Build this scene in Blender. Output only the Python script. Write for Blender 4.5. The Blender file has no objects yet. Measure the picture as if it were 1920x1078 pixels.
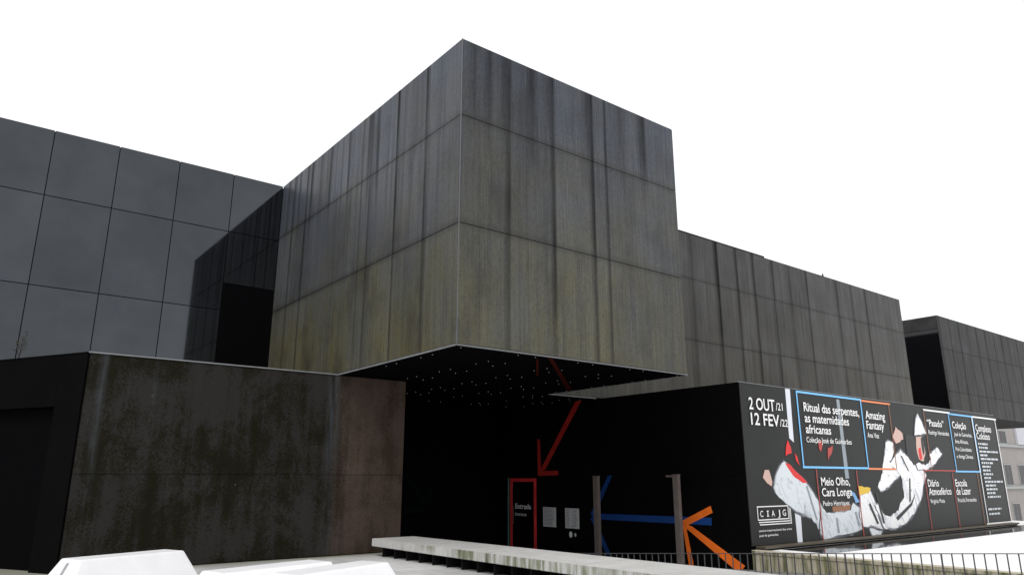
import bpy, bmesh, math, random
from mathutils import Vector, Matrix
from mathutils.geometry import tessellate_polygon
random.seed(7)
S = bpy.context.scene
COL = S.collection
R = math.radians

# ---------------------------------------------------------------- camera, sky, sun, exposure
cam_data = bpy.data.cameras.new('camera')
cam_data.sensor_width = 36.0
cam_data.lens = 25.39
cam_data.clip_start = 0.1
cam_data.clip_end = 3000
cam = bpy.data.objects.new('camera', cam_data)
cam.location = (0, 0, 2.25)
cam.rotation_euler = (R(90 + 14.81), 0, R(-37.85))
COL.objects.link(cam)
S.camera = cam

SUN_AZ, SUN_EL = 235.0, 52.0          # compass azimuth (from +Y, clockwise) and height of the veiled sun
world = bpy.data.worlds.new('World'); S.world = world; world.use_nodes = True
wn = world.node_tree.nodes; wl = world.node_tree.links; wn.clear()
w_out = wn.new('ShaderNodeOutputWorld'); w_bg = wn.new('ShaderNodeBackground')
sky = wn.new('ShaderNodeTexSky'); sky.sky_type = 'NISHITA'; sky.sun_disc = False
sky.sun_elevation = R(SUN_EL); sky.sun_rotation = R(SUN_AZ)
sky.air_density = 1.0; sky.dust_density = 4.0
hsv = wn.new('ShaderNodeHueSaturation'); hsv.inputs['Saturation'].default_value = 0.25
ov = wn.new('ShaderNodeMixRGB'); ov.inputs['Fac'].default_value = 0.88     # closed white cloud cover over the blue sky
ov.inputs['Color2'].default_value = (12.6, 12.7, 13.0, 1)
wl.new(sky.outputs['Color'], hsv.inputs['Color']); wl.new(hsv.outputs['Color'], ov.inputs['Color1'])
wl.new(ov.outputs['Color'], w_bg.inputs['Color']); w_bg.inputs['Strength'].default_value = 0.1
wl.new(w_bg.outputs['Background'], w_out.inputs['Surface'])

sun_data = bpy.data.lights.new('sun', 'SUN'); sun_data.energy = 1.3; sun_data.angle = R(25); sun_data.color = (1, 0.97, 0.93)
sun = bpy.data.objects.new('sun', sun_data); COL.objects.link(sun)
a, e = R(SUN_AZ), R(SUN_EL)
sun.rotation_euler = Vector((-math.sin(a) * math.cos(e), -math.cos(a) * math.cos(e), -math.sin(e))).to_track_quat('-Z', 'Y').to_euler()

S.view_settings.view_transform = 'Standard'; S.view_settings.look = 'None'
S.view_settings.exposure = 0.0; S.view_settings.gamma = 1.0
S.view_settings.use_curve_mapping = False

# ---------------------------------------------------------------- node helpers
class NT:
    def __init__(s, name):
        s.m = bpy.data.materials.new(name); s.m.use_nodes = True
        s.n = s.m.node_tree.nodes; s.l = s.m.node_tree.links
        s.b = s.n['Principled BSDF']
    def val(s, sock, v):
        if hasattr(v, 'is_linked') or isinstance(v, bpy.types.NodeSocket): s.l.new(v, sock)
        else: sock.default_value = v
    def pos(s):
        g = s.n.new('ShaderNodeNewGeometry'); x = s.n.new('ShaderNodeSeparateXYZ'); s.l.new(g.outputs['Position'], x.inputs[0])
        return x.outputs[0], x.outputs[1], x.outputs[2]
    def math(s, op, a_, b_=0.0, clamp=False):
        n = s.n.new('ShaderNodeMath'); n.operation = op; n.use_clamp = clamp
        s.val(n.inputs[0], a_); s.val(n.inputs[1], b_); return n.outputs[0]
    def vec(s, x, y, z):
        n = s.n.new('ShaderNodeCombineXYZ'); s.val(n.inputs[0], x); s.val(n.inputs[1], y); s.val(n.inputs[2], z); return n.outputs[0]
    def noise(s, v, scale=1.0, detail=4.0, rough=0.55, dist=0.0):
        n = s.n.new('ShaderNodeTexNoise'); s.l.new(v, n.inputs['Vector'])
        n.inputs['Scale'].default_value = scale; n.inputs['Detail'].default_value = detail
        n.inputs['Roughness'].default_value = rough; n.inputs['Distortion'].default_value = dist
        return n.outputs['Fac']
    def ramp(s, f, stops, interp='LINEAR'):
        n = s.n.new('ShaderNodeValToRGB'); s.l.new(f, n.inputs[0]); cr = n.color_ramp; cr.interpolation = interp
        while len(cr.elements) < len(stops): cr.elements.new(0.5)
        for el, (p, c) in zip(cr.elements, stops):
            el.position = p; el.color = (c, c, c, 1) if not isinstance(c, tuple) else (*c, 1)
        return n.outputs[0]
    def rng(s, v, a0, a1, b0=0.0, b1=1.0):
        n = s.n.new('ShaderNodeMapRange'); s.val(n.inputs[0], v)
        for i, q in enumerate((a0, a1, b0, b1)): n.inputs[i + 1].default_value = q
        return n.outputs[0]
    def mix(s, f, c1, c2, mode='MIX'):
        n = s.n.new('ShaderNodeMixRGB'); n.blend_type = mode
        s.val(n.inputs[0], f)
        for i, c in ((1, c1), (2, c2)):
            if isinstance(c, tuple): n.inputs[i].default_value = (*c, 1)
            else: s.l.new(c, n.inputs[i])
        return n.outputs[0]
    def panel_tone(s, a_, b_):          # each panel its own slight tone
        oi = s.n.new('ShaderNodeObjectInfo'); v = s.rng(oi.outputs['Random'], 0, 1, a_, b_)
        c = s.n.new('ShaderNodeCombineColor')
        for i in range(3): s.l.new(v, c.inputs[i])
        return c.outputs[0]
    def bump(s, h, strength=0.2, dist=0.01):
        n = s.n.new('ShaderNodeBump'); n.inputs['Strength'].default_value = strength; n.inputs['Distance'].default_value = dist
        s.l.new(h, n.inputs['Height']); s.l.new(n.outputs[0], s.b.inputs['Normal'])
    def fin(s, color, rough=0.5, spec=0.5, metal=0.0, ior=1.5):
        if isinstance(color, tuple): color = (*color, 1)
        s.val(s.b.inputs['Base Color'], color); s.val(s.b.inputs['Roughness'], rough)
        s.val(s.b.inputs['Specular IOR Level'], spec); s.b.inputs['Metallic'].default_value = metal; s.b.inputs['IOR'].default_value = ior
        return s.m

def flat(name, c, rough=0.6, spec=0.4, var=0.12, scale=3.0, metal=0.0):
    t = NT(name); x, y, z = t.pos(); v = t.vec(x, y, z)
    n = t.noise(v, scale, 5); d = tuple(k * (1 - var) for k in c); l = tuple(min(1, k * (1 + var)) for k in c)
    return t.fin(t.mix(n, d, l), rough, spec, metal)

def streaked(name, axis, u0, u1, stains, blue=(.042, .044, .052), olive=(.07, .062, .03), lo=5.5, hi=14.1, seed=0.0, amount=1.0, rough=(.32, .55), olive_gain=1.0, spec=.45, joints=(8.69, 11.78), top=()):
    """rain-streaked oxidised metal: dark runs below the coping at the given places, brassy olive low down, painted sky blue above, fine vertical drips"""
    t = NT(name); x, y, z = t.pos(); u = x if axis == 'x' else y
    q = t.rng(u, u0, u1)
    stops = [(0.0, 0.0)]
    for (c, w, k) in sorted(stains)[:10]:
        p = (c - u0) / (u1 - u0); ww = w / (u1 - u0)
        stops += [(p - ww, 0.0), (p, k), (p + .05 / (u1 - u0), 0.0)]
    stops = sorted(stops)[:32]
    wob = t.noise(t.vec(u, seed, t.math('MULTIPLY', z, .12)), 1.6, 2)
    q2 = t.math('ADD', q, t.math('MULTIPLY', t.math('SUBTRACT', wob, .5), .03 / (u1 - u0)))
    s = t.ramp(q2, stops)
    if top:                                    # short runs that stop at the first joint below the coping
        st2 = [(0.0, 0.0)]
        for (c, w, k) in sorted(top)[:10]:
            p = (c - u0) / (u1 - u0); ww = w / (u1 - u0); st2 += [(p - ww, 0.0), (p, k), (p + ww * .5, 0.0)]
        tm = t.rng(t.math('ADD', z, t.math('MULTIPLY', t.noise(t.vec(t.math('MULTIPLY', u, 5), seed, 0.0), 1, 2), 2.4)), joints[1] + .2, joints[1] + 1.9)
        s = t.math('MAXIMUM', s, t.math('MULTIPLY', t.ramp(q2, sorted(st2)), tm))
    down = t.rng(z, lo, hi, .7, 1.0)
    brk = t.rng(t.noise(t.vec(t.math('MULTIPLY', u, 3), seed + 3, t.math('MULTIPLY', z, .35)), 1.0, 4), .3, .6, .65, 1.3)
    s = t.math('MULTIPLY', t.math('MULTIPLY', s, down), t.math('MULTIPLY', brk, amount), True)
    cloud = t.noise(t.vec(x, y, z), .45, 5, .6)
    big = t.noise(t.vec(x, y, t.math('MULTIPLY', z, .7)), .8, 4, .55)
    med = t.noise(t.vec(t.math('MULTIPLY', u, 4.2), seed, t.math('MULTIPLY', z, .1)), 1.0, 6, .66)
    fine = t.noise(t.vec(t.math('MULTIPLY', u, 22), seed + 9, t.math('MULTIPLY', z, .55)), 1.0, 5, .6)
    grain = t.noise(t.vec(x, y, t.math('MULTIPLY', z, .6)), 20, 4, .75)
    # blue sky reflection painted into the upper panels, brassy olive showing lower down
    course = t.ramp(t.rng(z, 5.4, 14.2), [(0, .92), (.366, .62), (.374, .5), (.73, .24), (.738, .2), (1, .08)], 'LINEAR')  # height blend between olive and the painted sky blue, not a tone per panel course
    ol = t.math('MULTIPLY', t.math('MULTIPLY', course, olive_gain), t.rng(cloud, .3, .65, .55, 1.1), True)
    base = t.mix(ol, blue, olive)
    base = t.mix(t.rng(med, .46, .7, 0, .5), base, tuple(k * .42 for k in blue))
    base = t.mix(t.rng(cloud, .42, .7, 0, .3), base, tuple(k * .5 for k in olive))
    base = t.mix(t.rng(fine, .56, .78, 0, .6), base, (.16, .165, .175))
    base = t.mix(t.rng(fine, .47, .25, 0, .55), base, (.014, .013, .013))
    base = t.mix(t.rng(grain, .45, .75, 0, .3), base, (.13, .13, .125))
    base = t.mix(t.rng(grain, .5, .3, 0, .4), base, (.02, .02, .02))
    # dirt gathered along the horizontal joints
    for jz in joints:
        dj = t.rng(t.math('ABSOLUTE', t.math('SUBTRACT', z, jz)), .03, .2, .42, 0)
        base = t.mix(dj, base, (.016, .014, .011))
    base = t.mix(t.rng(big, .52, .75, 0, .35), base, (.085, .088, .094))
    base = t.mix(t.rng(big, .48, .28, 0, .5), base, (.02, .019, .018))
    base = t.mix(s, base, (.008, .007, .0075))
    base = t.mix(1.0, base, t.panel_tone(.84, 1.12), 'MULTIPLY')
    rg = t.math('ADD', t.rng(med, .3, .7, rough[0], rough[1]), t.math('MULTIPLY', s, .25), True)
    t.bump(grain, .08, .01)
    sp = t.rng(s, 0, 1, spec, .08)
    return t.fin(base, rg, sp)

# ---------------------------------------------------------------- object helpers (W = world position of each object's origin)
W = {}
def link(o, parent=None, loc=(0, 0, 0)):
    COL.objects.link(o); o.location = loc; W[o.name] = Vector(loc)
    if parent is not None:
        o.parent = parent; o.matrix_parent_inverse = Matrix.Translation(-W[parent.name])
    return o
def tag(o, label=None, cat=None, group=None, kind=None):
    if label: o['label'] = label
    if cat: o['category'] = cat
    if group: o['group'] = group
    if kind: o['kind'] = kind
    return o
def thing(name, loc, label, cat, group=None):
    return tag(link(bpy.data.objects.new(name, None), None, loc), label, cat, group)
def mesh_obj(name, verts, faces, mat, parent=None, smooth=False, mats=None):
    lo = [min(v[i] for v in verts) for i in range(3)]; hi = [max(v[i] for v in verts) for i in range(3)]
    org = ((lo[0] + hi[0]) / 2, (lo[1] + hi[1]) / 2, lo[2])
    me = bpy.data.meshes.new(name); me.from_pydata([tuple(v[i] - org[i] for i in range(3)) for v in verts], [], faces)
    me.materials.append(mat); me.update()
    if smooth:
        for p in me.polygons: p.use_smooth = True
    return link(bpy.data.objects.new(name, me), parent, org)
BOXF = [(0, 3, 2, 1), (4, 5, 6, 7), (0, 1, 5, 4), (1, 2, 6, 5), (2, 3, 7, 6), (3, 0, 4, 7)]
CACHE = {}
def box(name, x0, x1, y0, y1, z0, z1, mat, parent=None, bevel=0.0):
    key = (name, mat.name, round(x1 - x0, 4), round(y1 - y0, 4), round(z1 - z0, 4), bevel)
    if key not in CACHE:
        hx, hy, h = (x1 - x0) / 2, (y1 - y0) / 2, z1 - z0
        me = bpy.data.meshes.new(name)
        me.from_pydata([(-hx, -hy, 0), (hx, -hy, 0), (hx, hy, 0), (-hx, hy, 0), (-hx, -hy, h), (hx, -hy, h), (hx, hy, h), (-hx, hy, h)], [], BOXF)
        if bevel:
            bm = bmesh.new(); bm.from_mesh(me); bmesh.ops.bevel(bm, geom=bm.edges[:], offset=bevel, segments=1, affect='EDGES'); bm.to_mesh(me); bm.free()
        me.materials.append(mat); CACHE[key] = me
    return link(bpy.data.objects.new(name, CACHE[key]), parent, ((x0 + x1) / 2, (y0 + y1) / 2, z0))
def prism(name, poly, z0, z1, mat, parent=None):
    n = len(poly)
    v = [(p[0], p[1], z0) for p in poly] + [(p[0], p[1], z1) for p in poly]
    f = [tuple(range(n - 1, -1, -1)), tuple(range(n, 2 * n))] + [(i, (i + 1) % n, n + (i + 1) % n, n + i) for i in range(n)]
    return mesh_obj(name, v, f, mat, parent)
def sheet(name, pts, nrm, thick, mat, parent):
    """flat outline pts (3d, any order) with a small thickness along nrm"""
    d = Vector(nrm) * thick
    n = len(pts); a_ = [Vector(p) for p in pts]
    area = Vector((0, 0, 0))
    for i in range(n): area += a_[i].cross(a_[(i + 1) % n])
    if area.dot(d) < 0: a_.reverse()
    v = [tuple(p) for p in a_] + [tuple(p + d) for p in a_]
    F = []
    for tri in tessellate_polygon([[Vector(q) for q in v[n:]]]):
        i, j, k = tri; nn = (a_[j] - a_[i]).cross(a_[k] - a_[i])
        F.append((n + i, n + j, n + k) if nn.dot(d) > 0 else (n + i, n + k, n + j))
    F += [(i, (i + 1) % n, n + (i + 1) % n, n + i) for i in range(n)]
    return mesh_obj(name, v, F, mat, parent)
def lettering(s, org, ux, uy, width, cap, mat, parent, name='lettering', off=0.004, bold=.014):
    cu = bpy.data.curves.new('t', 'FONT'); cu.body = s; cu.resolution_u = 3; cu.offset = bold
    to = bpy.data.objects.new('t', cu); COL.objects.link(to)
    me = bpy.data.meshes.new_from_object(to.evaluated_get(bpy.context.evaluated_depsgraph_get()))
    bpy.data.objects.remove(to)
    xs = [v.co.x for v in me.vertices]; x0, x1 = min(xs), max(xs)
    sx, sy = width / (x1 - x0), cap / 0.69
    ux, uy = Vector(ux), Vector(uy); nz = ux.cross(uy); org = Vector(org)
    V = [tuple(org + ux * (v.co.x - x0) * sx + uy * v.co.y * sy + nz * off) for v in me.vertices]
    F = [tuple(p.vertices) for p in me.polygons]
    bpy.data.meshes.remove(me); bpy.data.curves.remove(cu)
    return mesh_obj(name, V, F, mat, parent)
def clad(parent, axis, plane, out, us, zs, mat, gap_u, gap_z, thick=.045, name='panel', skip=None, top=None):
    """courses of flat panels on the plane axis=plane, standing proud in direction out; us: list of joints per course"""
    for r in range(len(zs) - 1):
        U = us[r] if isinstance(us[0], (list, tuple)) else us
        for c in range(len(U) - 1):
            if skip and skip(r, c): continue
            j = random.uniform(0, .0025)
            u0, u1 = U[c] + gap_u / 2, U[c + 1] - gap_u / 2
            z0, z1 = zs[r] + gap_z / 2, zs[r + 1] - gap_z / 2
            p0, p1 = sorted((plane, plane + out * (thick + j)))
            if axis == 'x': box(name, p0, p1, u0, u1, z0, z1, mat, parent)
            else: box(name, u0, u1, p0, p1, z0, z1, mat, parent)

# ---------------------------------------------------------------- materials
def grid(a0, a1, n): return [a0 + (a1 - a0) * i / n for i in range(n + 1)]
M = {}
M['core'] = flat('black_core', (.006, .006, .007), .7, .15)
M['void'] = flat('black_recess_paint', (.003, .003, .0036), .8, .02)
M['glass'] = flat('black_glass', (.003, .003, .004), .06, .5)
def mk_gloss():
    t = NT('smoked_gloss_panel'); x, y, z = t.pos(); v = t.vec(x, y, z)
    cl = t.noise(v, .55, 6, .62); fi = t.noise(v, 30, 2, .6)
    base = t.mix(t.rng(cl, .3, .7), (.053, .057, .063), (.07, .075, .082))
    base = t.mix(t.rng(fi, .4, .8, 0, .25), base, (.09, .094, .1))
    base = t.mix(1.0, base, t.panel_tone(.92, 1.07), 'MULTIPLY')
    return t.fin(base, t.rng(cl, .3, .7, .02, .06), .5, 1.0)
M['gloss'] = mk_gloss()
BL = [(16.66, .2, .85), (18.38, .17, 1), (20.15, .2, .6), (20.75, .16, .5), (25.55, .22, .8), (26.9, .3, .6)]
BLT = [(17.2, .3, .25), (19.7, .2, .6), (20.3, .3, .6), (21.85, .22, .75), (22.4, .2, .4), (23.4, .2, .75), (24.2, .3, .45), (25.1, .26, .85), (26.3, .2, .6), (27.5, .25, .5)]
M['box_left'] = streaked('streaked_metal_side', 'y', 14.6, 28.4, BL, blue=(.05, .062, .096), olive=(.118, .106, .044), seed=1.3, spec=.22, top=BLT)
BF = [(11.44, .22, .75), (13.1, .24, .85), (14.72, .24, .9), (15.3, .14, .75)]
BFT = [(10.2, .3, .4), (10.7, .4, .5), (11.42, .5, .6), (12.3, .7, .6), (13.05, .5, .6), (14.6, .4, .5), (16.0, .6, .4), (17.1, .4, .7)]
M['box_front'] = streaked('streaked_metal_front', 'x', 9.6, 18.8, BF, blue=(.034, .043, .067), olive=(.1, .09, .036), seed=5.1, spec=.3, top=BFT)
CS = [(28.2, .4, .4), (30.25, .36, .95), (31.98, .3, .95), (33.5, .28, .9), (35.36, .3, .7), (37.04, .3, .7), (38.8, .3, .75), (42.2, .3, .6), (44.0, .3, .6), (45.75, .32, .7)]
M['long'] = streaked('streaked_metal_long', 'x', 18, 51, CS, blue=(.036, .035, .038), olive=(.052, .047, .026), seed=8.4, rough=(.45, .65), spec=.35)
DS = [(57.9 + i * 1.73, .3, random.uniform(.4, .85)) for i in range(10)]
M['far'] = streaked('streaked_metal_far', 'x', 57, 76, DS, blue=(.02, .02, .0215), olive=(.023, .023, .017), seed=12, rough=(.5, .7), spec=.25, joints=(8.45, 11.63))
def mk_low():
    t = NT('blotched_low_wall'); x, y, z = t.pos(); v = t.vec(x, y, z)
    bl = t.noise(t.vec(x, y, t.math('MULTIPLY', z, .8)), .75, 7, .66, .3)
    st = t.noise(t.vec(t.math('MULTIPLY', x, 3.2), 4.0, t.math('MULTIPLY', z, .22)), 1, 5, .6)
    gr = t.noise(v, 24, 4, .75)
    m = t.math('ADD', t.math('MULTIPLY', bl, .65), t.math('MULTIPLY', st, .35))
    m = t.math('ADD', m, t.math('MULTIPLY', t.math('SUBTRACT', gr, .5), .5))
    f = t.rng(m, .44, .54)
    base = t.mix(f, (.008, .0074, .0028), (.0245, .023, .0215))
    # pale runs under leaking coping joints
    run = t.ramp(t.rng(x, 2.7, 12.3), [(0, 0), (.03, 0), (.047, .9), (.062, 0), (.17, 0), (.18, .4), (.19, 0), (.695, 0), (.715, .75), (.74, .9), (.75, 0)])
    run = t.math('MULTIPLY', run, t.rng(t.noise(t.vec(t.math('MULTIPLY', x, 9), 1, z), 1, 3), .3, .65), True)
    run = t.math('MULTIPLY', run, t.rng(z, 2.2, 3.2, .25, 1), True)
    base = t.mix(run, base, (.05, .055, .06))
    # under the overhang rain never reached: brown patina kept
    dry = t.math('MULTIPLY', t.ramp(t.rng(t.math('ADD', x, t.math('MULTIPLY', t.math('SUBTRACT', st, .5), .6)), 9.6, 10.3), [(0, 0), (1, 1)]), 1.0)
    brown = t.mix(t.rng(m, .4, .56), (.036, .026, .017), (.075, .053, .043))
    base = t.mix(dry, base, brown)
    spk = t.noise(v, 9, 2, .5)
    base = t.mix(t.rng(spk, .77, .82), base, (.12, .12, .12))
    base = t.mix(1.0, base, t.panel_tone(.9, 1.1), 'MULTIPLY')
    return t.fin(base, .75, .1)
M['low'] = mk_low()
M['edge'] = flat('highlit_metal_edge', (.1, .105, .115), .4, .5, .3, 3)
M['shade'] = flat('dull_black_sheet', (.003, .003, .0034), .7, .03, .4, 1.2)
M['trim'] = flat('pale_metal_edge', (.12, .124, .128), .4, .5, .25, 6)
M['trim_low'] = flat('grey_metal_coping', (.2, .21, .22), .4, .5, .3, 5)
def mk_concrete(name, c, moss=0.0, z0=0, z1=.5):
    t = NT(name); x, y, z = t.pos(); v = t.vec(x, y, z)
    a1 = t.noise(v, 1.3, 6, .65); a2 = t.noise(v, 14, 5, .7); st = t.noise(t.vec(t.math('MULTIPLY', x, 4), t.math('MULTIPLY', y, 6), t.math('MULTIPLY', z, .6)), 1, 5, .65)
    base = t.mix(t.rng(a1, .3, .7), tuple(k * .78 for k in c), c)
    base = t.mix(t.rng(a2, .35, .8, 0, .35), base, tuple(k * .6 for k in c))
    if moss:
        g = t.n.new('ShaderNodeNewGeometry'); sx = t.n.new('ShaderNodeSeparateXYZ'); t.l.new(g.outputs['Normal'], sx.inputs[0])
        side = t.rng(t.math('ABSOLUTE', sx.outputs[2]), .2, .6, 1, .08)
        big = t.math('ADD', t.noise(t.vec(x, t.math('MULTIPLY', y, .35), z), .7, 3), t.rng(y, 17, 14, -.12, .1))
        mm = t.math('MULTIPLY', t.rng(st, .42, .58), t.rng(big, .38, .54), True)
        mm = t.math('MULTIPLY', mm, t.math('MULTIPLY', side, moss), True)
        base = t.mix(mm, base, (.10, .115, .035))
        mm2 = t.math('MULTIPLY', t.math('MULTIPLY', t.rng(st, .6, .7), side), moss * .9, True)
        base = t.mix(mm2, base, (.04, .035, .02))
    t.bump(a2, .25, .01)
    return t.fin(base, .85, .25)
M['bench'] = mk_concrete('bench_concrete', (.56, .555, .54), .8)
M['mossy'] = mk_concrete('mossy_retaining_concrete', (.56, .51, .4), .8)
M['white'] = flat('white_moulded_plastic', (.8, .8, .81), .4, .35, .09, 2.5)
M['whitegrey'] = flat('white_block_seam', (.35, .34, .36), .6, .3)
M['steel'] = flat('galvanised_grey', (.06, .06, .064), .5, .4)
M['rust'] = flat('dull_brown_steel', (.135, .11, .1), .6, .4, .3, 4)
M['ledge'] = flat('olive_brown_ledge', (.075, .06, .04), .5, .4, .3, 2)
for k, c in {'red': (.42, .025, .018), 'red_shaded': (.055, .008, .006), 'orange': (.85, .16, .015), 'blue': (.005, .045, .2), 'green': (.0012, .005, .004), 'frame_red': (.75, .045, .05)}.items():
    M[k] = flat('paint_' + k, c, .6, .05 if k in ('green', 'red_shaded') else .25, .22, 2.5)
for k, c in {'cyan': (.2, .55, .95), 'p_orange': (.8, .25, .1), 'p_brown': (.3, .13, .06), 'p_red': (.42, .06, .05), 'p_white': (.88, .88, .87), 'p_grey': (.6, .64, .67), 'p_skin': (.62, .42, .36), 'p_yellow': (.75, .5, .05), 'p_blue': (.2, .4, .7), 'p_bright': (.7, .03, .03), 'p_black': (.024, .024, .025), 'p_pole': (.72, .74, .8), 'p_dim': (.28, .32, .36)}.items():
    M[k] = flat('print_' + k, c, .45, .3, .06, 4)
def mk_cloth(name, hi_, lo_):
    t = NT(name); x, y, z = t.pos()
    a1 = t.noise(t.vec(t.math('ADD', t.math('MULTIPLY', x, 1.6), z), y, t.math('MULTIPLY', t.math('SUBTRACT', z, x), .55)), 1.5, 6, .6, 1.2)
    a2 = t.noise(t.vec(t.math('ADD', x, t.math('MULTIPLY', z, 1.4)), y, t.math('SUBTRACT', z, x)), 4.5, 4, .6, .8)
    base = t.mix(t.rng(a1, .5, .68), hi_, lo_)
    base = t.mix(t.rng(a2, .6, .72, 0, .7), base, tuple(k * .35 for k in lo_))
    return t.fin(base, .45, .3)
M['p_cloth'] = mk_cloth('print_cloth_white', (.9, .9, .9), (.42, .46, .53))
M['p_cloth_grey'] = mk_cloth('print_cloth_grey', (.68, .73, .76), (.36, .4, .45))
for i_, k_ in enumerate((.05, .13, .28)): M['p_fringe%d' % i_] = flat('print_fringe_%d' % i_, (k_, k_ * 1.06, k_ * 1.18), .45, .3, .3, 3)
M['banner'] = flat('banner_vinyl', (.017, .018, .017), .42, .18, .25, .6)
M['led'] = NT('small_led').m
M['led'].node_tree.nodes['Principled BSDF'].inputs['Base Color'].default_value = (.3, .3, .3, 1)
M['led'].node_tree.nodes['Principled BSDF'].inputs['Emission Color'].default_value = (1, 1, 1, 1)
M['led'].node_tree.nodes['Principled BSDF'].inputs['Emission Strength'].default_value = .14

# ---------------------------------------------------------------- ground
def mk_paving():
    t = NT('pale_stone_paving'); x, y, z = t.pos(); v = t.vec(x, y, z)
    b = t.n.new('ShaderNodeTexBrick'); t.l.new(v, b.inputs['Vector']); b.inputs['Scale'].default_value = 1
    b.inputs['Brick Width'].default_value = 1.6; b.inputs['Row Height'].default_value = .8; b.inputs['Mortar Size'].default_value = .008
    b.inputs['Color1'].default_value = (.9, .9, .9, 1); b.inputs['Color2'].default_value = (1, 1, 1, 1); b.inputs['Mortar'].default_value = (.5, .5, .48, 1)
    a1 = t.noise(t.vec(x, t.math('MULTIPLY', y, .5), z), .35, 6, .65); a2 = t.noise(v, 18, 4, .7)
    base = t.mix(t.rng(a1, .38, .66), (.42, .42, .41), (.72, .72, .71))
    base = t.mix(1.0, base, b.outputs['Color'], 'MULTIPLY')
    base = t.mix(t.rng(a2, .4, .8, 0, .2), base, (.25, .25, .24))
    base = t.mix(t.rng(x, 21.3, 22.0), base, t.mix(t.rng(a1, .3, .7), (.8, .8, .8), (.86, .86, .86)))
    wall = t.math('MULTIPLY', t.rng(y, 20.9, 21.5), t.rng(x, 12.6, 12.2), True)          # algae along the foot of the wall
    base = t.mix(t.math('MULTIPLY', wall, t.rng(a1, .3, .6, .4, .9)), base, (.13, .13, .06))
    return t.fin(base, .8, .25)
M['paving'] = mk_paving()
HX0, HX1, HY0, HY1, G = 12.95, 21.36, 3.0, 28.6, 700
PE = 48.0            # the plaza ends here; the street beyond lies lower
gv = [(-G, -G, 0), (PE, -G, 0), (PE, G, 0), (-G, G, 0), (HX0, HY0, 0), (HX1, HY0, 0), (HX1, HY1, 0), (HX0, HY1, 0),
      (PE + .02, -G, -5), (PE + .02, G, -5), (G, -G, -5), (G, G, -5)]
tag(mesh_obj('ground', gv, [(0, 1, 5, 4), (1, 2, 6, 5), (2, 3, 7, 6), (3, 0, 4, 7), (1, 8, 9, 2), (8, 10, 11, 9)], M['paving']), kind='structure')
M['ramp'] = mk_concrete('ramp_concrete', (.22, .22, .215))
rv = [(HX0, HY0, -.004), (HX1, HY0, -.004), (HX0, 20.5, -.86), (HX1, 20.5, -.86), (HX0, HY1 + .3, -.86), (HX1 + .1, HY1 + .3, -.86)]
tag(mesh_obj('ramp', rv, [(0, 1, 3, 2), (2, 3, 5, 4)], M['ramp']), kind='structure')
tag(box('ramp_wall', 12.75, 12.95, 3.0, 21.55, -1.0, -.003, M['ramp']), 'low concrete wall between the long bench and the sunken ramp', 'wall')
rw = thing('retaining_wall', (21.3, 8, -.9), 'mossy concrete retaining wall behind the bar railing below the banner', 'wall')
box('wall_face', 21.2, 21.42, 3.0, 14.7, -1.0, -.07, M['mossy'], rw)
box('coping', 21.17, 21.5, 3.0, 14.7, -.07, .035, M['mossy'], rw, .01)

# ---------------------------------------------------------------- the museum
mus = thing('museum_building', (15, 22, 0), 'black metal clad museum of stacked boxes with an overhanging corner', 'building')
ZB, Z1, Z2, ZT = 5.48, 8.69, 11.78, 14.11
# overhanging central box
cb = box('overhanging_box', 9.815, 18.605, 14.865, 28.5, ZB + .02, ZT - .03, M['core'], mus)
tag(cb, 'rain streaked overhanging box')
uf = [[9.81, 10.45, 12.1, 13.87, 15.5, 17.2, 18.61], [9.81, 11.46, 13.15, 14.84, 16.53, 18.22, 18.61], [9.81, 11.46, 13.15, 14.84, 16.53, 18.22, 18.61]]
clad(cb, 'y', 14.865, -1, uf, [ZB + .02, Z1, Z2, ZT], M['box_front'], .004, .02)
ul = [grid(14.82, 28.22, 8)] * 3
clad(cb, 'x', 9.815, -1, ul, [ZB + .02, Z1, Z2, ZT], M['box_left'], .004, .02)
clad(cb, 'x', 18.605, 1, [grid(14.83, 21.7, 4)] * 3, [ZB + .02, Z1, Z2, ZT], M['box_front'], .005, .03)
box('bottom_trim', 9.755, 18.665, 14.805, 14.845, ZB - .03, ZB + .012, M['trim'], cb)
box('bottom_trim', 9.755, 9.795, 14.847, 21.6, ZB - .03, ZB + .012, M['trim_low'], cb)
box('bottom_trim', 18.625, 18.665, 14.847, 21.62, ZB - .03, ZB + .012, M['trim_low'], cb)
box('corner_highlight_strip', 9.762, 9.782, 14.812, 14.832, ZB + .02, ZT, M['edge'], cb)  # paler bluish strip paints in the highlight along the corner
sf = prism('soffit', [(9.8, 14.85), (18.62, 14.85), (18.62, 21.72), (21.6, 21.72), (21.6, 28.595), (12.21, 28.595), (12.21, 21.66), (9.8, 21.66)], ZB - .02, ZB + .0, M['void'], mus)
def disc(name, c, r, mat, parent, n=8):
    v = [(c[0] + r * math.cos(2 * math.pi * i / n), c[1] + r * math.sin(2 * math.pi * i / n), c[2] + dz) for dz in (-.012, 0) for i in range(n)]
    f = [tuple(range(n - 1, -1, -1))] + [(i, (i + 1) % n, n + (i + 1) % n, n + i) for i in range(n)]
    return mesh_obj(name, v, f, mat, parent)
DX = [10.07, 11.92, 12.52, 14.1, 14.69, 16.25, 16.84, 18.45, 18.95, 20.4, 21.0]
DY = [15.07, 16.43, 17.03, 18.39, 19.01, 20.38, 20.98, 22.39, 23.01, 24.15, 24.77, 26.1, 26.7]
led_mesh = None
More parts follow.
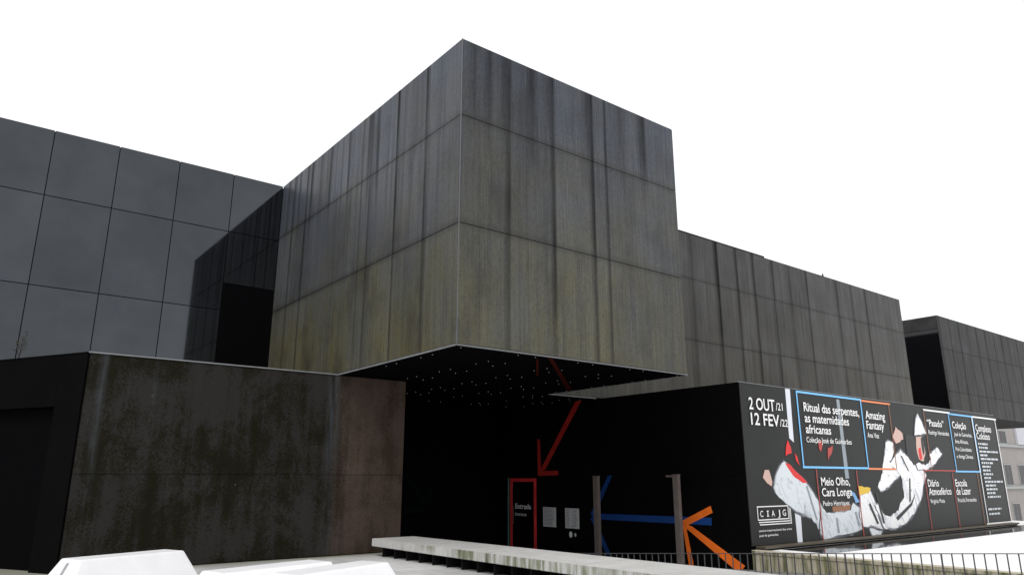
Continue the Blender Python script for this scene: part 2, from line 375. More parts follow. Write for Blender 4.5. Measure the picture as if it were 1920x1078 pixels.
for dx in DX:
    for dy in DY:
        if (dx > 18.5 and dy < 21.9) or (dx < 12.4 and dy > 21.4) or (dx < 10.5 and dy > 20) or (dy > 23.5 and random.random() < .3): continue
        if led_mesh is None:
            o = disc('downlight', (dx, dy, ZB - .021), .0125, M['led'], sf); led_mesh = o.data
        else:
            link(bpy.data.objects.new('downlight', led_mesh), sf, (dx, dy, ZB - .033))
# tall block at the back left, gloss panels
bl = box('gloss_block', -24, 9.76, 28.245, 46, 5.47, ZT - .03, M['core'], mus)
ua = [-24 + .0 * i for i in range(0)]
ua = [1.53 - 2.06 * i for i in range(12, 0, -1)] + [1.53, 3.6, 5.68, 7.73, 9.74]
za = [5.47, 8.5, 11.68, ZT]
clad(bl, 'y', 28.245, -1, ua, za, M['gloss'], .03, .03, .045, 'panel', lambda r, c: c == len(ua) - 2 and r < 2)
# the last bay: glazed terrace door under two cut panels
box('panel', 7.745, 9.725, 28.2, 28.245, 9.6, 11.665, M['gloss'], bl)
box('terrace_door', 7.745, 9.72, 28.21, 28.24, 5.48, 9.58, M['void'], bl)
# long block to the right
lb = box('long_block', 18.66, 50.5, 21.745, 33, ZB + .02, ZT - .03, M['core'], mus)
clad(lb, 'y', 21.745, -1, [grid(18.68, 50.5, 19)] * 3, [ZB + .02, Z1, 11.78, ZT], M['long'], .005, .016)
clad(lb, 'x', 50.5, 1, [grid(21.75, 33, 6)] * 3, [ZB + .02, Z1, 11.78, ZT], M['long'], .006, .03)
box('bottom_trim', 18.67, 21.27, 21.68, 21.72, ZB - .03, ZB + .012, M['trim'], lb)
box('roof_kerb', 18.7, 34.7, 21.75, 22.1, ZT - .02, ZT + .1, M['core'], lb)
mesh_obj('lightning_rod', [(40.86, 21.76, ZT - .02), (40.98, 21.76, ZT - .02), (40.98, 21.88, ZT - .02), (40.86, 21.88, ZT - .02), (40.92, 21.82, ZT + .28)], [(0, 1, 4), (1, 2, 4), (2, 3, 4), (3, 0, 4), (3, 2, 1, 0)], M['core'], lb)
# far block at the right edge
YD = 22.25
fb = box('far_block', 57.65, 80, YD + .045, 30, 6.84, ZT - .03, M['core'], mus)
clad(fb, 'y', YD + .045, -1, [grid(57.6, 80, 13)] * 3, [6.84, 8.45, 11.63, ZT], M['far'], .005, .016)
clad(fb, 'x', 57.65, -1, [grid(22.25, 30, 4)], [13.1, ZT], M['far'], .006, .03)
box('side_window', 57.62, 57.65, 22.29, 29.9, 6.86, 13.08, M['glass'], fb)
box('lower_block', 53, 61, 24, 29, -5, 6.82, M['shade'], mus)
# low block on the left
lw = prism('low_block', [(3.6, 21.645), (12.2, 21.645), (12.2, 28.6), (-.3, 28.6)], 0, 5.42, M['shade'], mus)
ulow = [[2.78, 5.0, 8.12, 10.1, 12.22], [2.78, 5.4, 8.15, 10.32, 12.22]]
clad(lw, 'y', 21.645, -1, ulow, [0.02, 2.37, 5.44], M['low'], .004, .012)
gd = Vector((-.49, .87, 0)).normalized(); gn = Vector((-gd.y, gd.x, 0))
if gn.x > 0: gn = -gn
def gwall(name, s0, s1, z0, z1, depth0, depth1, mat):
    o = Vector((2.74, 21.602, 0)); pts = [o + gd * s0 - gn * depth0, o + gd * s1 - gn * depth0, o + gd * s1 - gn * depth1, o + gd * s0 - gn * depth1]
    return prism(name, [(p.x, p.y) for p in pts], z0, z1, mat, lw)
gwall('panel', .03, 1.0, 0, 5.43, 0, .3, M['shade'])
gwall('panel', 1.008, 4.0, 4.08, 5.43, 0, .3, M['shade'])
gwall('panel', 4.006, 7.8, 4.08, 5.43, 0, .3, M['shade'])
gwall('dark_glazing', 1.0, 7.8, 0, 4.07, .25, .29, M['void'])
box('coping', 2.74, 9.74, 21.57, 21.75, 5.443, 5.475, M['trim_low'], lw)
o = Vector((2.74, 21.58, 0))
pts = [o + gd * .05, o + gd * 7.8, o + gd * 7.8 - gn * .18, o + gd * .05 - gn * .18]
prism('coping', [(p.x, p.y) for p in pts], 5.435, 5.47, M['shade'], lw)
# recess under the overhang: back wall, entrance wall
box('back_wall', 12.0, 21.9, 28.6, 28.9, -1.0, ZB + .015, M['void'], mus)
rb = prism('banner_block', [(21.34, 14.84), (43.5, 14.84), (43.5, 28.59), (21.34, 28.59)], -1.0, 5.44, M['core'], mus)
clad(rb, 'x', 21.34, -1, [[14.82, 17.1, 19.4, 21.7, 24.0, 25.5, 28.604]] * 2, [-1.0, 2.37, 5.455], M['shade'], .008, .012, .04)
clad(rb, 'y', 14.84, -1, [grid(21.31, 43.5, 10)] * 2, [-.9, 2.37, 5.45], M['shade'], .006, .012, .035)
box('coping', 21.28, 43.5, 14.79, 14.95, 5.455, 5.475, M['trim_low'], rb)
# entrance door
ed = box('entrance_door', 21.288, 21.3, 25.66, 27.49, -.85, 2.25, M['glass'], rb)
box('door_frame', 21.26, 21.29, 27.35, 27.5, -.85, 2.27, M['frame_red'], ed)
box('door_frame', 21.26, 21.29, 25.64, 25.79, -.85, 2.27, M['frame_red'], ed)
box('door_frame', 21.26, 21.29, 25.795, 27.345, 2.12, 2.27, M['frame_red'], ed)
box('handle', 21.2, 21.24, 27.2, 27.23, .25, 1.05, M['ledge'], ed)
lettering('Entrada', (21.287, 27.15, .94), (0, -1, 0), (0, 0, 1), 1.14, .22, M['p_white'], ed)
lettering('Entrance', (21.287, 27.15, .64), (0, -1, 0), (0, 0, 1), .82, .14, M['p_grey'], ed)
M['glass_edge'] = flat('green_glass_edge', (.1, .2, .17), .2, .5)
box('glass_fin', 21.22, 21.29, 27.59, 27.63, -.85, 2.3, M['glass_edge'], rb)
# painted arrows
def arrow(polys, f, nrm, mat, name, parent):
    for q in polys: sheet(name, [f(*p) for p in q], nrm, .004, mat, parent)

# ---- measured outlines in metres: banner print (x, z), entrance wall (y, z), soffit (x, y)
TEXTS=[
 ('2 OUT',21.74,4.56,1.54,0.4),
 ('/21',23.35,4.61,0.42,0.26),
 ('12 FEV',21.79,4.04,1.7,0.4),
 ('/22',23.52,4.05,0.49,0.25),
 ('Ritual das serpentes,',25.17,4.68,4.06,0.32),
 ('as maternidades',25.16,4.28,3.19,0.32),
 ('africanas',25.16,3.88,1.76,0.31),
 ('Coleção José de Guimarães',25.14,3.55,3.24,0.19),
 ('Amazing',29.75,4.63,1.64,0.32),
 ('Fantasy',29.74,4.22,1.46,0.32),
 ('Ana Vaz',29.72,3.87,0.95,0.2),
 ('Meio Olho,',25.84,2.01,2.04,0.29),
 ('Cara Longa',25.82,1.63,2.15,0.29),
 ('Pedro Henriques',25.82,1.29,1.86,0.17),
 ('“Pasado”',35.34,4.57,1.74,0.3),
 ('Rodrigo Hernández',35.37,4.2,2.14,0.19),
 ('Coleção',38.02,4.58,1.57,0.32),
 ('José de Guimarães,',38.08,4.22,2.05,0.18),
 ('Arte Africana,',38.06,3.88,1.49,0.18),
 ('Pré-Colombiana',38.01,3.52,1.8,0.18),
 ('e Antiga Chinesa',38.01,3.19,1.86,0.17),
 ('Complexo',40.73,4.54,1.94,0.34),
 ('Colosso',40.71,4.16,1.64,0.33),
 ('Diário',34.57,1.92,1.08,0.3),
 ('Atmosférico',34.56,1.56,2.27,0.3),
 ('Virgínia Mota',34.56,1.22,1.44,0.17),
 ('Escola',37.4,1.91,1.27,0.31),
 ('de Lazer',37.38,1.54,1.6,0.32),
 ('Priscila Fernandes',37.4,1.21,2.07,0.18),
 ('C',21.86,1.03,0.17,0.19),
 ('I',22.2,1.03,0.15,0.19),
 ('A',22.52,1.03,0.18,0.19),
 ('J',22.88,1.03,0.14,0.2),
 ('G',23.17,1.03,0.2,0.2),
 ('centro internacional das artes',21.71,0.56,1.93,0.07),
 ('josé de guimarães',21.71,0.41,1.09,0.07),
]
POLE_A=[(24.1, 5.43), (24.41, 5.43), (24.34, 3.51), (24.07, 3.66)]
POLE_B=[(23.97, 1.16), (24.33, 1.09), (24.28, 0.09), (23.98, 0.11)]
POLE_C=[(27.64, 5.27), (27.86, 5.27), (27.94, 2.26), (27.66, 2.26)]
POLE_D=[(27.46, 0.43), (27.76, 0.42), (27.78, 0.2), (27.49, 0.19)]
SLEEVE=[(23.62, 2.84), (24.09, 2.52), (24.86, 2.1), (25.29, 1.74), (25.81, 1.21), (25.56, 0.7), (25.37, 0.5), (25.27, 0.71), (25.1, 0.78), (25.0, 0.91), (24.09, 1.15), (22.93, 1.77), (22.83, 1.95), (23.1, 2.45), (23.33, 2.67)]
RED_TRIM=[(23.65, 2.78), (23.99, 2.72), (24.96, 2.11), (24.68, 2.1), (24.07, 2.36)]
RED_A=[(23.93, 3.59), (24.09, 3.33), (24.11, 3.13), (23.71, 3.03), (23.79, 3.36)]
RED_B=[(24.3, 3.14), (24.45, 3.01), (24.55, 2.7), (24.34, 2.88)]
RED_C=[(25.99, 3.69), (26.3, 3.59), (26.07, 3.21), (25.96, 3.34)]
RED_D=[(26.58, 3.36), (26.96, 3.47), (26.91, 3.3), (26.53, 2.91)]
HAND_A=[(22.37, 2.54), (22.61, 2.54), (22.69, 2.36), (22.75, 2.14), (22.69, 2.0), (22.43, 2.11), (22.22, 2.29)]
SKIRT=[(25.72, 1.24), (26.03, 1.04), (26.35, 1.03), (27.78, 1.09), (27.99, 1.36), (28.5, 1.15), (28.46, 0.39), (25.72, 0.15), (25.49, 0.38)]
YELLOW=[(28.49, 2.0), (29.49, 1.89), (29.29, 1.69), (28.55, 1.63)]
BLUE=[(27.92, 1.81), (28.21, 1.71), (28.52, 1.39), (28.19, 1.35)]
BROWN=[(26.47, 1.25), (26.74, 1.27), (27.83, 1.3), (27.72, 1.11), (26.49, 1.05)]
LEG=[(28.62, 1.63), (29.4, 1.83), (29.72, 1.33), (30.05, 0.83), (30.39, 0.4), (29.92, 0.34), (29.35, 0.48), (28.56, 0.49), (28.41, 0.87)]
ARM=[(31.22, 3.7), (31.45, 3.78), (31.89, 3.7), (31.82, 3.33), (31.41, 2.94), (31.51, 2.72), (32.17, 2.42), (31.53, 2.19), (30.97, 1.91), (30.3, 1.77), (30.11, 1.94), (30.65, 2.49), (30.94, 3.09)]
TORSO=[(31.39, 2.87), (32.08, 3.26), (32.47, 3.44), (32.91, 3.2), (33.65, 2.78), (34.4, 2.58), (34.56, 2.39), (34.11, 1.95), (33.83, 1.49), (33.08, 0.93), (32.01, 0.47), (30.99, 0.31), (30.22, 0.34), (29.71, 1.26), (30.03, 1.33), (30.23, 0.93), (30.81, 0.77), (31.59, 1.0), (31.84, 1.29), (32.24, 1.51), (32.27, 2.19), (32.17, 2.42)]
SHOULDER=[(33.72, 2.97), (34.66, 2.83), (35.3, 3.08), (35.2, 3.32), (36.06, 3.63), (36.49, 3.35), (35.52, 2.88), (34.69, 2.63), (33.87, 2.62)]
SPIKE=[(34.55, 5.07), (34.86, 4.71), (35.15, 4.21), (33.98, 4.12), (34.25, 4.69)]
HAND_B=[(32.29, 4.4), (32.84, 4.14), (32.84, 3.89), (32.12, 3.69), (31.9, 3.99)]
MASK=[(34.07, 4.11), (34.64, 4.19), (34.81, 3.4), (34.53, 2.99), (34.1, 3.06), (33.98, 3.54)]
HAIR=[(33.08, 4.07), (33.87, 4.06), (34.16, 3.54), (34.08, 2.98), (33.49, 2.81), (33.02, 3.28)]
MASK_RED=[(34.16, 3.54), (34.4, 3.59), (34.42, 3.1), (34.15, 3.04)]
MASK_DARK=[(34.53, 4.0), (34.72, 4.05), (34.74, 3.39), (34.54, 3.23), (34.49, 3.55)]
FOOT=[(28.99, 0.5), (30.1, 0.34), (29.86, 0.11), (29.19, 0.13)]
CREASE_A=[(29.82, 1.69), (29.97, 1.69), (30.31, 0.53), (30.15, 0.54)]
CREASE_B=[(29.19, 1.27), (29.31, 1.34), (29.82, 0.55), (29.66, 0.52)]
CREASE_C=[(32.39, 3.19), (32.51, 3.19), (32.98, 2.57), (32.88, 2.57)]
CREASE_D=[(31.27, 0.72), (32.76, 1.27), (33.3, 1.65), (32.81, 1.16), (31.4, 0.6)]
CREASE_E=[(24.84, 2.0), (24.92, 2.0), (25.38, 0.83), (25.28, 0.84)]
CREASE_F=[(26.65, 0.86), (26.75, 0.85), (26.79, 0.33), (26.66, 0.33)]
CREASE_G=[(28.05, 1.02), (28.16, 1.04), (28.35, 0.53), (28.21, 0.52)]
CREASE_H=[(32.89, 2.27), (33.01, 2.27), (32.78, 1.35), (32.62, 1.28)]
LINES=[
 ((24.82, 5.4),(29.52, 5.34),'cyan'),
 ((29.52, 5.34),(29.5, 2.64),'cyan'),
 ((24.78, 2.67),(29.5, 2.64),'cyan'),
 ((24.82, 5.4),(24.78, 2.67),'cyan'),
 ((29.57, 5.34),(32.0, 5.34),'orange'),
 ((32.0, 5.34),(31.78, 2.63),'brown'),
 ((29.53, 2.64),(31.78, 2.63),'orange'),
 ((35.18, 5.3),(37.94, 5.27),'white'),
 ((35.18, 5.3),(35.16, 2.63),'brown'),
 ((37.94, 5.27),(40.59, 5.21),'cyan'),
 ((37.9, 5.27),(37.68, 2.56),'cyan'),
 ((40.63, 5.21),(40.48, 2.58),'cyan'),
 ((37.69, 2.59),(40.48, 2.57),'cyan'),
 ((34.41, 2.61),(37.69, 2.6),'red'),
 ((40.64, 5.24),(43.55, 5.24),'white'),
 ((43.55, 5.24),(43.29, 0.17),'white'),
 ((40.33, 0.14),(43.29, 0.17),'white'),
 ((40.64, 5.24),(40.33, 0.14),'white'),
 ((25.58, 2.6),(25.63, 0.12),'red'),
 ((28.53, 2.58),(28.5, 0.08),'red'),
 ((34.4, 2.58),(34.36, 0.12),'red'),
 ((37.27, 2.54),(37.22, 0.11),'red'),
 ((40.13, 2.53),(40.03, 0.13),'brown'),
 ((21.73, 1.35),(23.54, 1.35),'white'),
 ((23.54, 1.35),(23.52, 0.92),'white'),
 ((21.74, 0.94),(23.52, 0.92),'white'),
 ((21.73, 1.35),(21.74, 0.94),'white'),
 ((21.78, 0.86),(23.6, 0.85),'white'),
 ((21.82, 0.79),(23.67, 0.77),'white'),
 ((23.67, 1.26),(23.67, 0.77),'white'),
 ((23.6, 1.3),(23.6, 0.85),'white'),
]
SMALL=[((40.76, 3.93), (41.93, 3.94)), ((40.77, 3.75), (41.88, 3.76)), ((40.77, 3.56), (43.16, 3.6)), ((40.78, 3.38), (41.66, 3.38)), ((40.78, 3.2), (42.92, 3.21)), ((40.79, 3.01), (42.19, 3.01)), ((40.8, 2.83), (41.84, 2.82)), ((40.8, 2.65), (41.84, 2.64)), ((40.81, 2.47), (41.97, 2.45)), ((40.82, 2.29), (41.74, 2.27)), ((40.82, 2.11), (43.06, 2.08)), ((40.83, 1.93), (42.1, 1.9)), ((40.84, 1.75), (42.22, 1.72)), ((40.84, 1.57), (41.87, 1.54)), ((40.85, 1.39), (42.47, 1.35)), ((40.66, 0.82), (42.3, 0.83)), ((40.68, 0.6), (42.01, 0.61))]
ARROW_RED=[[(22.93, 5.5), (22.59, 5.47), (25.01, 2.64), (25.41, 2.56)], [(25.55, 3.97), (25.36, 3.96), (25.29, 2.51), (25.52, 2.37)], [(25.52, 2.37), (24.15, 2.4), (24.15, 2.58), (25.29, 2.59)]]
ARROW_SOFFIT=[[(12.76, 14.83), (13.07, 14.98), (18.61, 20.22), (18.61, 20.5)], [(12.76, 15.32), (12.81, 15.28), (14.94, 17.83), (14.88, 17.88)]]
ARROW_ORANGE=[[(17.56, 0.81), (16.28, 1.35), (16.21, 1.13), (17.24, 0.7), (17.38, 0.59)], [(17.56, 0.77), (17.38, 0.59), (17.15, -0.66), (17.36, -0.68)], [(17.37, 0.69), (17.13, 0.64), (15.07, -0.48), (15.21, -0.63), (15.51, -0.61), (17.38, 0.56)]]
ARROW_BLUE=[[(22.22, 0.9), (16.27, 0.96), (16.29, 0.71), (22.07, 0.68)], [(21.17, 2.37), (20.93, 2.37), (21.89, 0.94), (22.23, 0.87)], [(22.24, 0.73), (21.95, 0.68), (21.13, -0.61), (21.38, -0.63)]]
ARROW_GREEN=[[(16.23, 2.46), (16.44, 2.42), (17.46, 1.3), (17.27, 1.18)], [(17.54, 1.94), (17.78, 1.94), (17.71, 1.26), (17.51, 1.26)], [(16.34, 1.01), (17.42, 1.02), (17.43, 0.83), (16.35, 0.82)]]

for i, q in enumerate(ARROW_RED): sheet('painted_arrow', [(21.2955 - .001 * i, y, z) for y, z in q], (-1, 0, 0), .003, M['red'], rb)
for i, q in enumerate(ARROW_ORANGE): sheet('painted_arrow', [(21.2955 - .001 * i, y, z) for y, z in q], (-1, 0, 0), .003, M['orange'], rb)
for i, q in enumerate(ARROW_BLUE): sheet('painted_arrow', [(21.2965 - .0008 * i, y, z) for y, z in q], (-1, 0, 0), .002, M['blue'], rb)
for i, q in enumerate(ARROW_GREEN): sheet('painted_arrow', [(x, 28.598 - .001 * i, z) for x, z in q], (0, -1, 0), .003, M['green'], mus)
for q in ARROW_SOFFIT: sheet('painted_arrow', [(x, y, ZB - .021) for x, y in q], (0, 0, -1), .003, M['red_shaded'], mus)  # darker copy of the arrow red, underside shade put into the colour

# ---------------------------------------------------------------- banner
bn = thing('banner', (32, 14.78, .1), 'wide dark exhibition banner printed with titles and a costumed figure in white', 'banner')
box('sheet', 21.32, 40.35, 14.765, 14.795, .14, 5.44, M['banner'], bn)
box('sheet', 40.36, 43.42, 14.765, 14.795, .02, 5.44, M['banner'], bn)
YF = 14.765
LV = [0]
def art(name, pts, mat):
    LV[0] += 1
    return sheet(name, [(x, YF - .0003 * LV[0], z) for x, z in pts], (0, -1, 0), .0025, M[mat], bn)
for p in (POLE_A, POLE_B): art('printed_pole', p, 'p_pole')
for p in (POLE_C, POLE_D): art('printed_pole', p, 'p_dim')
def ragged(pts, amp, grow=0.0):
    n = len(pts); cx_ = sum(q[0] for q in pts) / n; cz_ = sum(q[1] for q in pts) / n; out = []
    for i in range(n):
        (x0, z0), (x1, z1) = pts[i], pts[(i + 1) % n]; l = math.hypot(x1 - x0, z1 - z0); k = max(1, min(6, int(l / .16)))
        nx, nz = (z1 - z0) / (l + 1e-6), -(x1 - x0) / (l + 1e-6)
        for j in range(k):
            f = j / k; r = random.uniform(-amp, amp) if j else 0
            x, z = x0 + (x1 - x0) * f + nx * r, z0 + (z1 - z0) * f + nz * r
            d = math.hypot(x - cx_, z - cz_) + 1e-6
            out.append((x + (x - cx_) / d * grow, z + (z - cz_) / d * grow))
    return out
for n, pl, m in (('printed_sleeve', SLEEVE, 'p_cloth_grey'), ('printed_trim', RED_TRIM, 'p_bright'), ('printed_skirt', SKIRT, 'p_cloth_grey'), ('printed_patch', BROWN, 'p_brown'), ('printed_foot', FOOT, 'p_cloth_grey'),
                 ('printed_leg', LEG, 'p_cloth'), ('printed_arm', ARM, 'p_cloth'), ('printed_torso', TORSO, 'p_cloth'), ('printed_shoulder', SHOULDER, 'p_cloth'), ('printed_hair', HAIR, 'p_black'), ('printed_mask', MASK, 'p_skin'), ('printed_patch', MASK_RED, 'p_bright'), ('printed_patch', MASK_DARK, 'p_black'), ('printed_spike', SPIKE, 'p_cloth'),
                 ('printed_hand', HAND_A, 'p_skin'), ('printed_hand', HAND_B, 'p_skin'), ('printed_patch', YELLOW, 'p_yellow'), ('printed_patch', BLUE, 'p_blue'),
                 ('printed_patch', RED_A, 'p_bright'), ('printed_patch', RED_B, 'p_bright'), ('printed_patch', RED_C, 'p_red'), ('printed_patch', RED_D, 'p_red')):
    amp = .05 if 'cloth' in m else .03
    if 'cloth' in m:
        for i_, g_ in enumerate((.1, .06, .025)): art('printed_fringe', ragged(pl, .05, g_), 'p_fringe%d' % i_)  # stepped grey outlines blur the edges of the printed cloth
    art(n, ragged(pl, amp), m)
for c in (CREASE_A, CREASE_B, CREASE_C, CREASE_D, CREASE_H): art('printed_crease', c, 'p_black')
for c in (CREASE_E, CREASE_F, CREASE_G): art('printed_crease', c, 'p_dim')
for (p, q, c) in LINES:
    w = .036 if c in ('cyan', 'orange', 'white') else .026
    if p[0] < 24 and c == 'white': w = .016
    if abs(p[0] - q[0]) > abs(p[1] - q[1]):
        z = (p[1] + q[1]) / 2; pts = [(p[0] - w, z - w), (q[0] + w, z - w), (q[0] + w, z + w), (p[0] - w, z + w)]
    else:
        x = (p[0] + q[0]) / 2; pts = [(x - w, p[1]), (x + w, p[1]), (x + w, q[1]), (x - w, q[1])]
    art('frame_line', pts, {'cyan': 'cyan', 'orange': 'p_orange', 'brown': 'p_brown', 'red': 'p_red', 'white': 'p_white'}[c])
for (p, q) in SMALL:                               # lines of small print too fine to read: word-long strokes
    x = p[0]
    while x < q[0] - .08:
        w = min(random.uniform(.14, .5), q[0] - x)
        art('small_print', [(x, p[1] - .045), (x + w, p[1] - .045), (x + w, p[1] + .045), (x, p[1] + .045)], 'p_grey')
        x += w + .07
for s, x, z, w, h in TEXTS:
    if s == 'I':                                   # slab serif capital of the logo
        for q in ((.055, .095, 0, h), (.02, .13, 0, .03), (.02, .13, h - .03, h)): art('logo_letter', [(x + q[0], z + q[2]), (x + q[1], z + q[2]), (x + q[1], z + q[3]), (x + q[0], z + q[3])], 'p_white')
        continue
    lettering(s, (x, YF - .03, z), (1, 0, 0), (0, 0, 1), w, h, M['p_white'], bn, bold=.012 if h > .26 else .004)
sl = thing('ledge', (32, 14.5, 0), 'long olive brown ledge along the foot of the banner', 'ledge')
box('ledge_top', 21.5, 43.4, 14.4, 14.76, .06, .13, M['ledge'], sl, .01)
box('ledge_foot', 21.5, 43.4, 14.5, 14.76, 0.004, .058, M['core'], sl)
tag(box('glossy_strip', 22.4, 48, 12.75, 14.39, -.02, .006, M['glass']), 'dark glossy strip in the paving mirroring the banner', 'skylight')

# ---------------------------------------------------------------- entrance furniture
n1 = thing('notice_sheet', (21.28, 24.75, .25), 'single grey notice sheet right of the red framed door', 'notice')
def notice(y0, y1, parent):
    box('paper', 21.275, 21.287, y0, y1, .26, 1.06, M['paper'], parent)
    for i in range(13):
        z = 1.0 - i * .055
        box('text_line', 21.2725, 21.2755, y0 + .08 + random.uniform(0, .25) * (y1 - y0), y1 - .07, z - .009, z + .009, M['ink'], parent)
M['paper'] = flat('notice_paper', (.62, .63, .64), .7, .3, .05)
M['ink'] = flat('notice_ink', (.12, .12, .13), .7, .3)
notice(24.33, 25.17, n1)
n2 = thing('notice_pair', (21.28, 23.3, .25), 'pair of pale notice sheets side by side nearest the brown post', 'notice')
notice(22.89, 23.3, n2); notice(23.33, 23.74, n2)
def sticker(y, r, z, label, mat):
    n = 12; v = [(21.288 - dx, y + r * math.cos(2 * math.pi * i / n), z + 1.25 * r * math.sin(2 * math.pi * i / n)) for dx in (0, .006) for i in range(n)]
    f = [tuple(range(n, 2 * n))] + [(i, (i + 1) % n, n + (i + 1) % n, n + i) for i in range(n)]
    tag(mesh_obj('round_sticker', v, f, mat), label, 'sticker', 'stickers below the notices')
sticker(23.42, .1, .02, 'larger white round sticker below the pair of notices', M['p_white'])
sticker(23.14, .06, .02, 'smaller bluish sticker below the pair of notices', M['p_grey'])
def post(x, y, w, zt, label, arm):
    p = thing('steel_post', (x, y, -.86), label, 'post', 'brown posts before the entrance wall')
    box('shaft', x - .07, x + .07, y - w, y + w, -.86, zt - .02, M['rust'], p, .008)
    box('cap', x - .08, x + .08, y - w - .01, y + w + .01, zt - .02, zt, M['rust'], p)
    box('base_plate', x - .15, x + .15, y - w - .1, y + w + .1, -.858, -.835, M['rust'], p)
    if arm: box('arm', x - .03, x + .03, y + w, y + w + .32, zt - .1, zt - .03, M['rust'], p)
post(20.5, 21.02, .13, 2.36, 'brown steel post beside the pair of notices, farther of two', False)
post(20.5, 17.05, .12, 2.40, 'brown steel post at the tip of the orange arrow, nearer of two', True)

# ---------------------------------------------------------------- ramp railing
rl = thing('ramp_railing', (14.3, 9.5, -.3), 'thin grey bar railing rising along the ramp beyond the bench', 'railing')
A, B = Vector((13.45, 14.75, .38)), Vector((15.35, 3.2, 1.12))
L = (B - A).length; n_bar = int(L / .172)
dr = (B - A) / L; side = Vector((-dr.y, dr.x, 0)).normalized()
def bar(name, p, q, w, h, mat, parent):
    d = (q - p).normalized(); s = Vector((d.y, -d.x, 0))
    s = s.normalized() if s.length > .1 else Vector((1, 0, 0)); u = d.cross(s).normalized()
    v = [tuple(c + s * a_ * w + u * b_ * h) for c in (p, q) for a_, b_ in ((-1, -1), (1, -1), (1, 1), (-1, 1))]
    return mesh_obj(name, v, BOXF, mat, parent)
bar('top_rail', A, B, .022, .007, M['steel'], rl)
bar('bottom_rail', A - Vector((0, 0, .82)), B - Vector((0, 0, .92)), .018, .007, M['steel'], rl)
for i in range(n_bar + 1):
    p = A + dr * min(L - .01, .01 + i * .172); hgt = .815 + .09 * i / n_bar
    bar('baluster', p - Vector((0, 0, hgt)), p - Vector((0, 0, .008)), .009 if i % 10 else .018, .009, M['steel'], rl)

# ---------------------------------------------------------------- bench
be = thing('long_bench', (11.8, 14, 0), 'long pale concrete bench slab streaked with moss along the ramp', 'bench')
cuts = [20.92, 18.4, 15.2, 12.0, 8.8, 5.6]
def bx0(y): return 10.86 + (20.92 - y) * .02
def bx1(y): return 12.32 + (20.92 - y) * .05
for i in range(len(cuts) - 1):
    y1, y0 = cuts[i] - .004, cuts[i + 1] + .004
    sl_ = prism('slab', [(bx0(y0), y0), (bx1(y0), y0), (bx1(y1), y1), (bx0(y1), y1)], .28, .5, M['bench'], be)
    bm = bmesh.new(); bm.from_mesh(sl_.data); bmesh.ops.bevel(bm, geom=bm.edges[:], offset=.012, segments=2, affect='EDGES'); bm.to_mesh(sl_.data); bm.free()
prism('plinth', [(11.45, 5.7), (12.5, 5.7), (12.1, 20.7), (11.3, 20.7)], 0.003, .278, M['void'], be)
for i in range(22):
    y = 20.4 - i * .68
    box('bracket', bx0(y) + .1, 11.4, y - .02, y + .02, .004, .278, M['core'], be)

# ---------------------------------------------------------------- white blocks in the foreground
def barrier(x, y, label, turn=0):
    bdir = Matrix.Rotation(R(turn), 3, 'Z') @ Vector((.93, .367, 0)).normalized(); bnrm = Vector((-bdir.y, bdir.x, 0))
    c = Vector((x, y, 0))                        # centre
    t = thing('barrier_block', (x, y, 0), label, 'barrier', 'white blocks in front of the low wall')
    def P(u, v, z): p = c + bdir * u + bnrm * v; return (p.x, p.y, z)
    pts = []
    for z, lu, lv in ((0.004, 1.42, .62), (.14, 1.42, .62), (.75, 1.12, .325)):
        for su in (-1, 1):
            for sv in (-1, 1): pts.append(P(su * lu, sv * lv, z))
    bm = bmesh.new(); vs = [bm.verts.new(p) for p in pts]
    bmesh.ops.convex_hull(bm, input=vs)
    bmesh.ops.dissolve_limit(bm, angle_limit=R(3), verts=bm.verts[:], edges=bm.edges[:])
    bmesh.ops.bevel(bm, geom=bm.edges[:], offset=.04, segments=3, affect='EDGES', profile=.6)
    bm.verts.index_update(); V = [tuple(v.co) for v in bm.verts]; F = [[v.index for v in f.verts] for f in bm.faces]; bm.free()
    o = mesh_obj('shell', V, F, M['white'], t, False)
    # recessed slot strips down the sloping end faces
    for su in (-1, 1):
        sl = []
        for z, lu in ((.68, 1.155), (.16, 1.41)):
            for vv in (-.035, .035): sl.append(P(su * (lu + .012), vv, z))
        for z, lu in ((.68, 1.155), (.16, 1.41)):
            for vv in (-.035, .035): sl.append(P(su * (lu - .03), vv, z))
        bm = bmesh.new(); vs = [bm.verts.new(p) for p in sl]; bmesh.ops.convex_hull(bm, input=vs)
        bm.verts.index_update(); V = [tuple(v.co) for v in bm.verts]; F = [[v.index for v in f.verts] for f in bm.faces]; bm.free()
        mesh_obj('end_slot', V, F, M['whitegrey'], t)
barrier(3.41, 17.37, 'white wedge sided block showing its grey slotted end, left of the bench', 0)
barrier(5.02, 13.5, 'white block in the middle foreground, farther of the two side by side', -6.5)
barrier(5.82, 12.62, 'white block nearest the bench, only its right shoulder showing', 0)
barrier(-.35, 15.8, 'white block cut off by the left edge of the picture', 0)

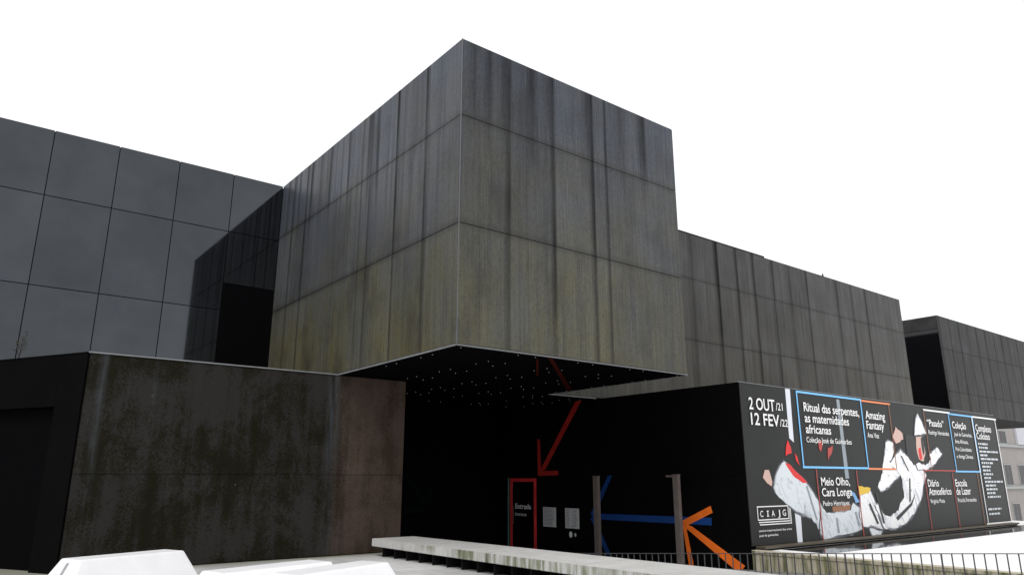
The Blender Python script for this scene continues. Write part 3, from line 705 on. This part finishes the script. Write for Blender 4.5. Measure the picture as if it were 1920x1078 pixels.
# ---------------------------------------------------------------- apartment house beyond the banner
M['render'] = flat('beige_render', (.3, .28, .268), .85, .2, .12, .8)
M['render_pale'] = flat('pale_render', (.5, .51, .54), .85, .2, .06, .8)
M['win_dark'] = flat('window_glass_dark', (.02, .015, .018), .3, .2, .3, .7)
M['win_frame'] = flat('window_frame_grey', (.3, .32, .31), .5, .4)
ap = thing('apartment_building', (100, 38, -5), 'beige apartment house with dark windows glimpsed right of the banner', 'building')
box('wall', 86, 122, 32, 44, -5, 12.6, M['render'], ap)
box('wall', 99.5, 104.2, 31.75, 31.99, 6.1, 12.5, M['render_pale'], ap)
rf = box('roof', 85.6, 122.4, 31.6, 44.4, 12.62, 13.0, M['render_pale'], ap)
for zb_ in (5.75, 9.9, 1.15, -3.2):
    box('floor_band', 86, 122, 31.82, 31.995, zb_, zb_ + .3, M['win_frame'], ap)
for zb_, zt_ in ((-2.9, -.35), (1.5, 3.85), (6.06, 7.6), (10.3, 12.0)):
    for k in range(8):
        x0 = 90.2 + k * 4.25 + (0.7 if zb_ < 0 else 0)
        if zb_ > 5 and 98 < x0 < 105: continue
        wn_ = box('window', x0, x0 + 2.1, 31.9, 31.994, zb_, zt_, M['win_frame'], ap)
        box('pane', x0 + .1, x0 + 1.0, 31.885, 31.899, zb_ + .1, zt_ - .1, M['win_dark'], wn_)
        box('pane', x0 + 1.1, x0 + 2.0, 31.885, 31.899, zb_ + .1, zt_ - .1, M['win_dark'], wn_)

# ---------------------------------------------------------------- dry weed rooted in the roof edge at the far left
wd = thing('dry_weed', (1.4, 24.35, 5.47), 'thin dry weed sprouting from the low roof edge at the far left', 'weed')
M['weed'] = flat('dry_weed_brown', (.03, .03, .022), .8, .2)
for sx, sy, hz in ((.1, .0, .85), (-.12, .05, .55), (.02, -.06, .62)):
    p0 = Vector((1.4, 24.35, 5.46)); p1 = p0 + Vector((sx, sy, hz)); bar('stem', p0, p1, .006, .006, M['weed'], wd)
    for k in range(6):
        f = .45 + .1 * k; c = p0.lerp(p1, f); s = random.choice((-1, 1)) * random.uniform(.05, .16)
        q = c + Vector((s, random.uniform(-.04, .04), random.uniform(.0, .07))); u = Vector((0, .012, .02))
        mesh_obj('leaf', [tuple(c), tuple(c.lerp(q, .5) + u), tuple(q), tuple(c.lerp(q, .5) - u)], [(0, 1, 2, 3)], M['weed'], wd)
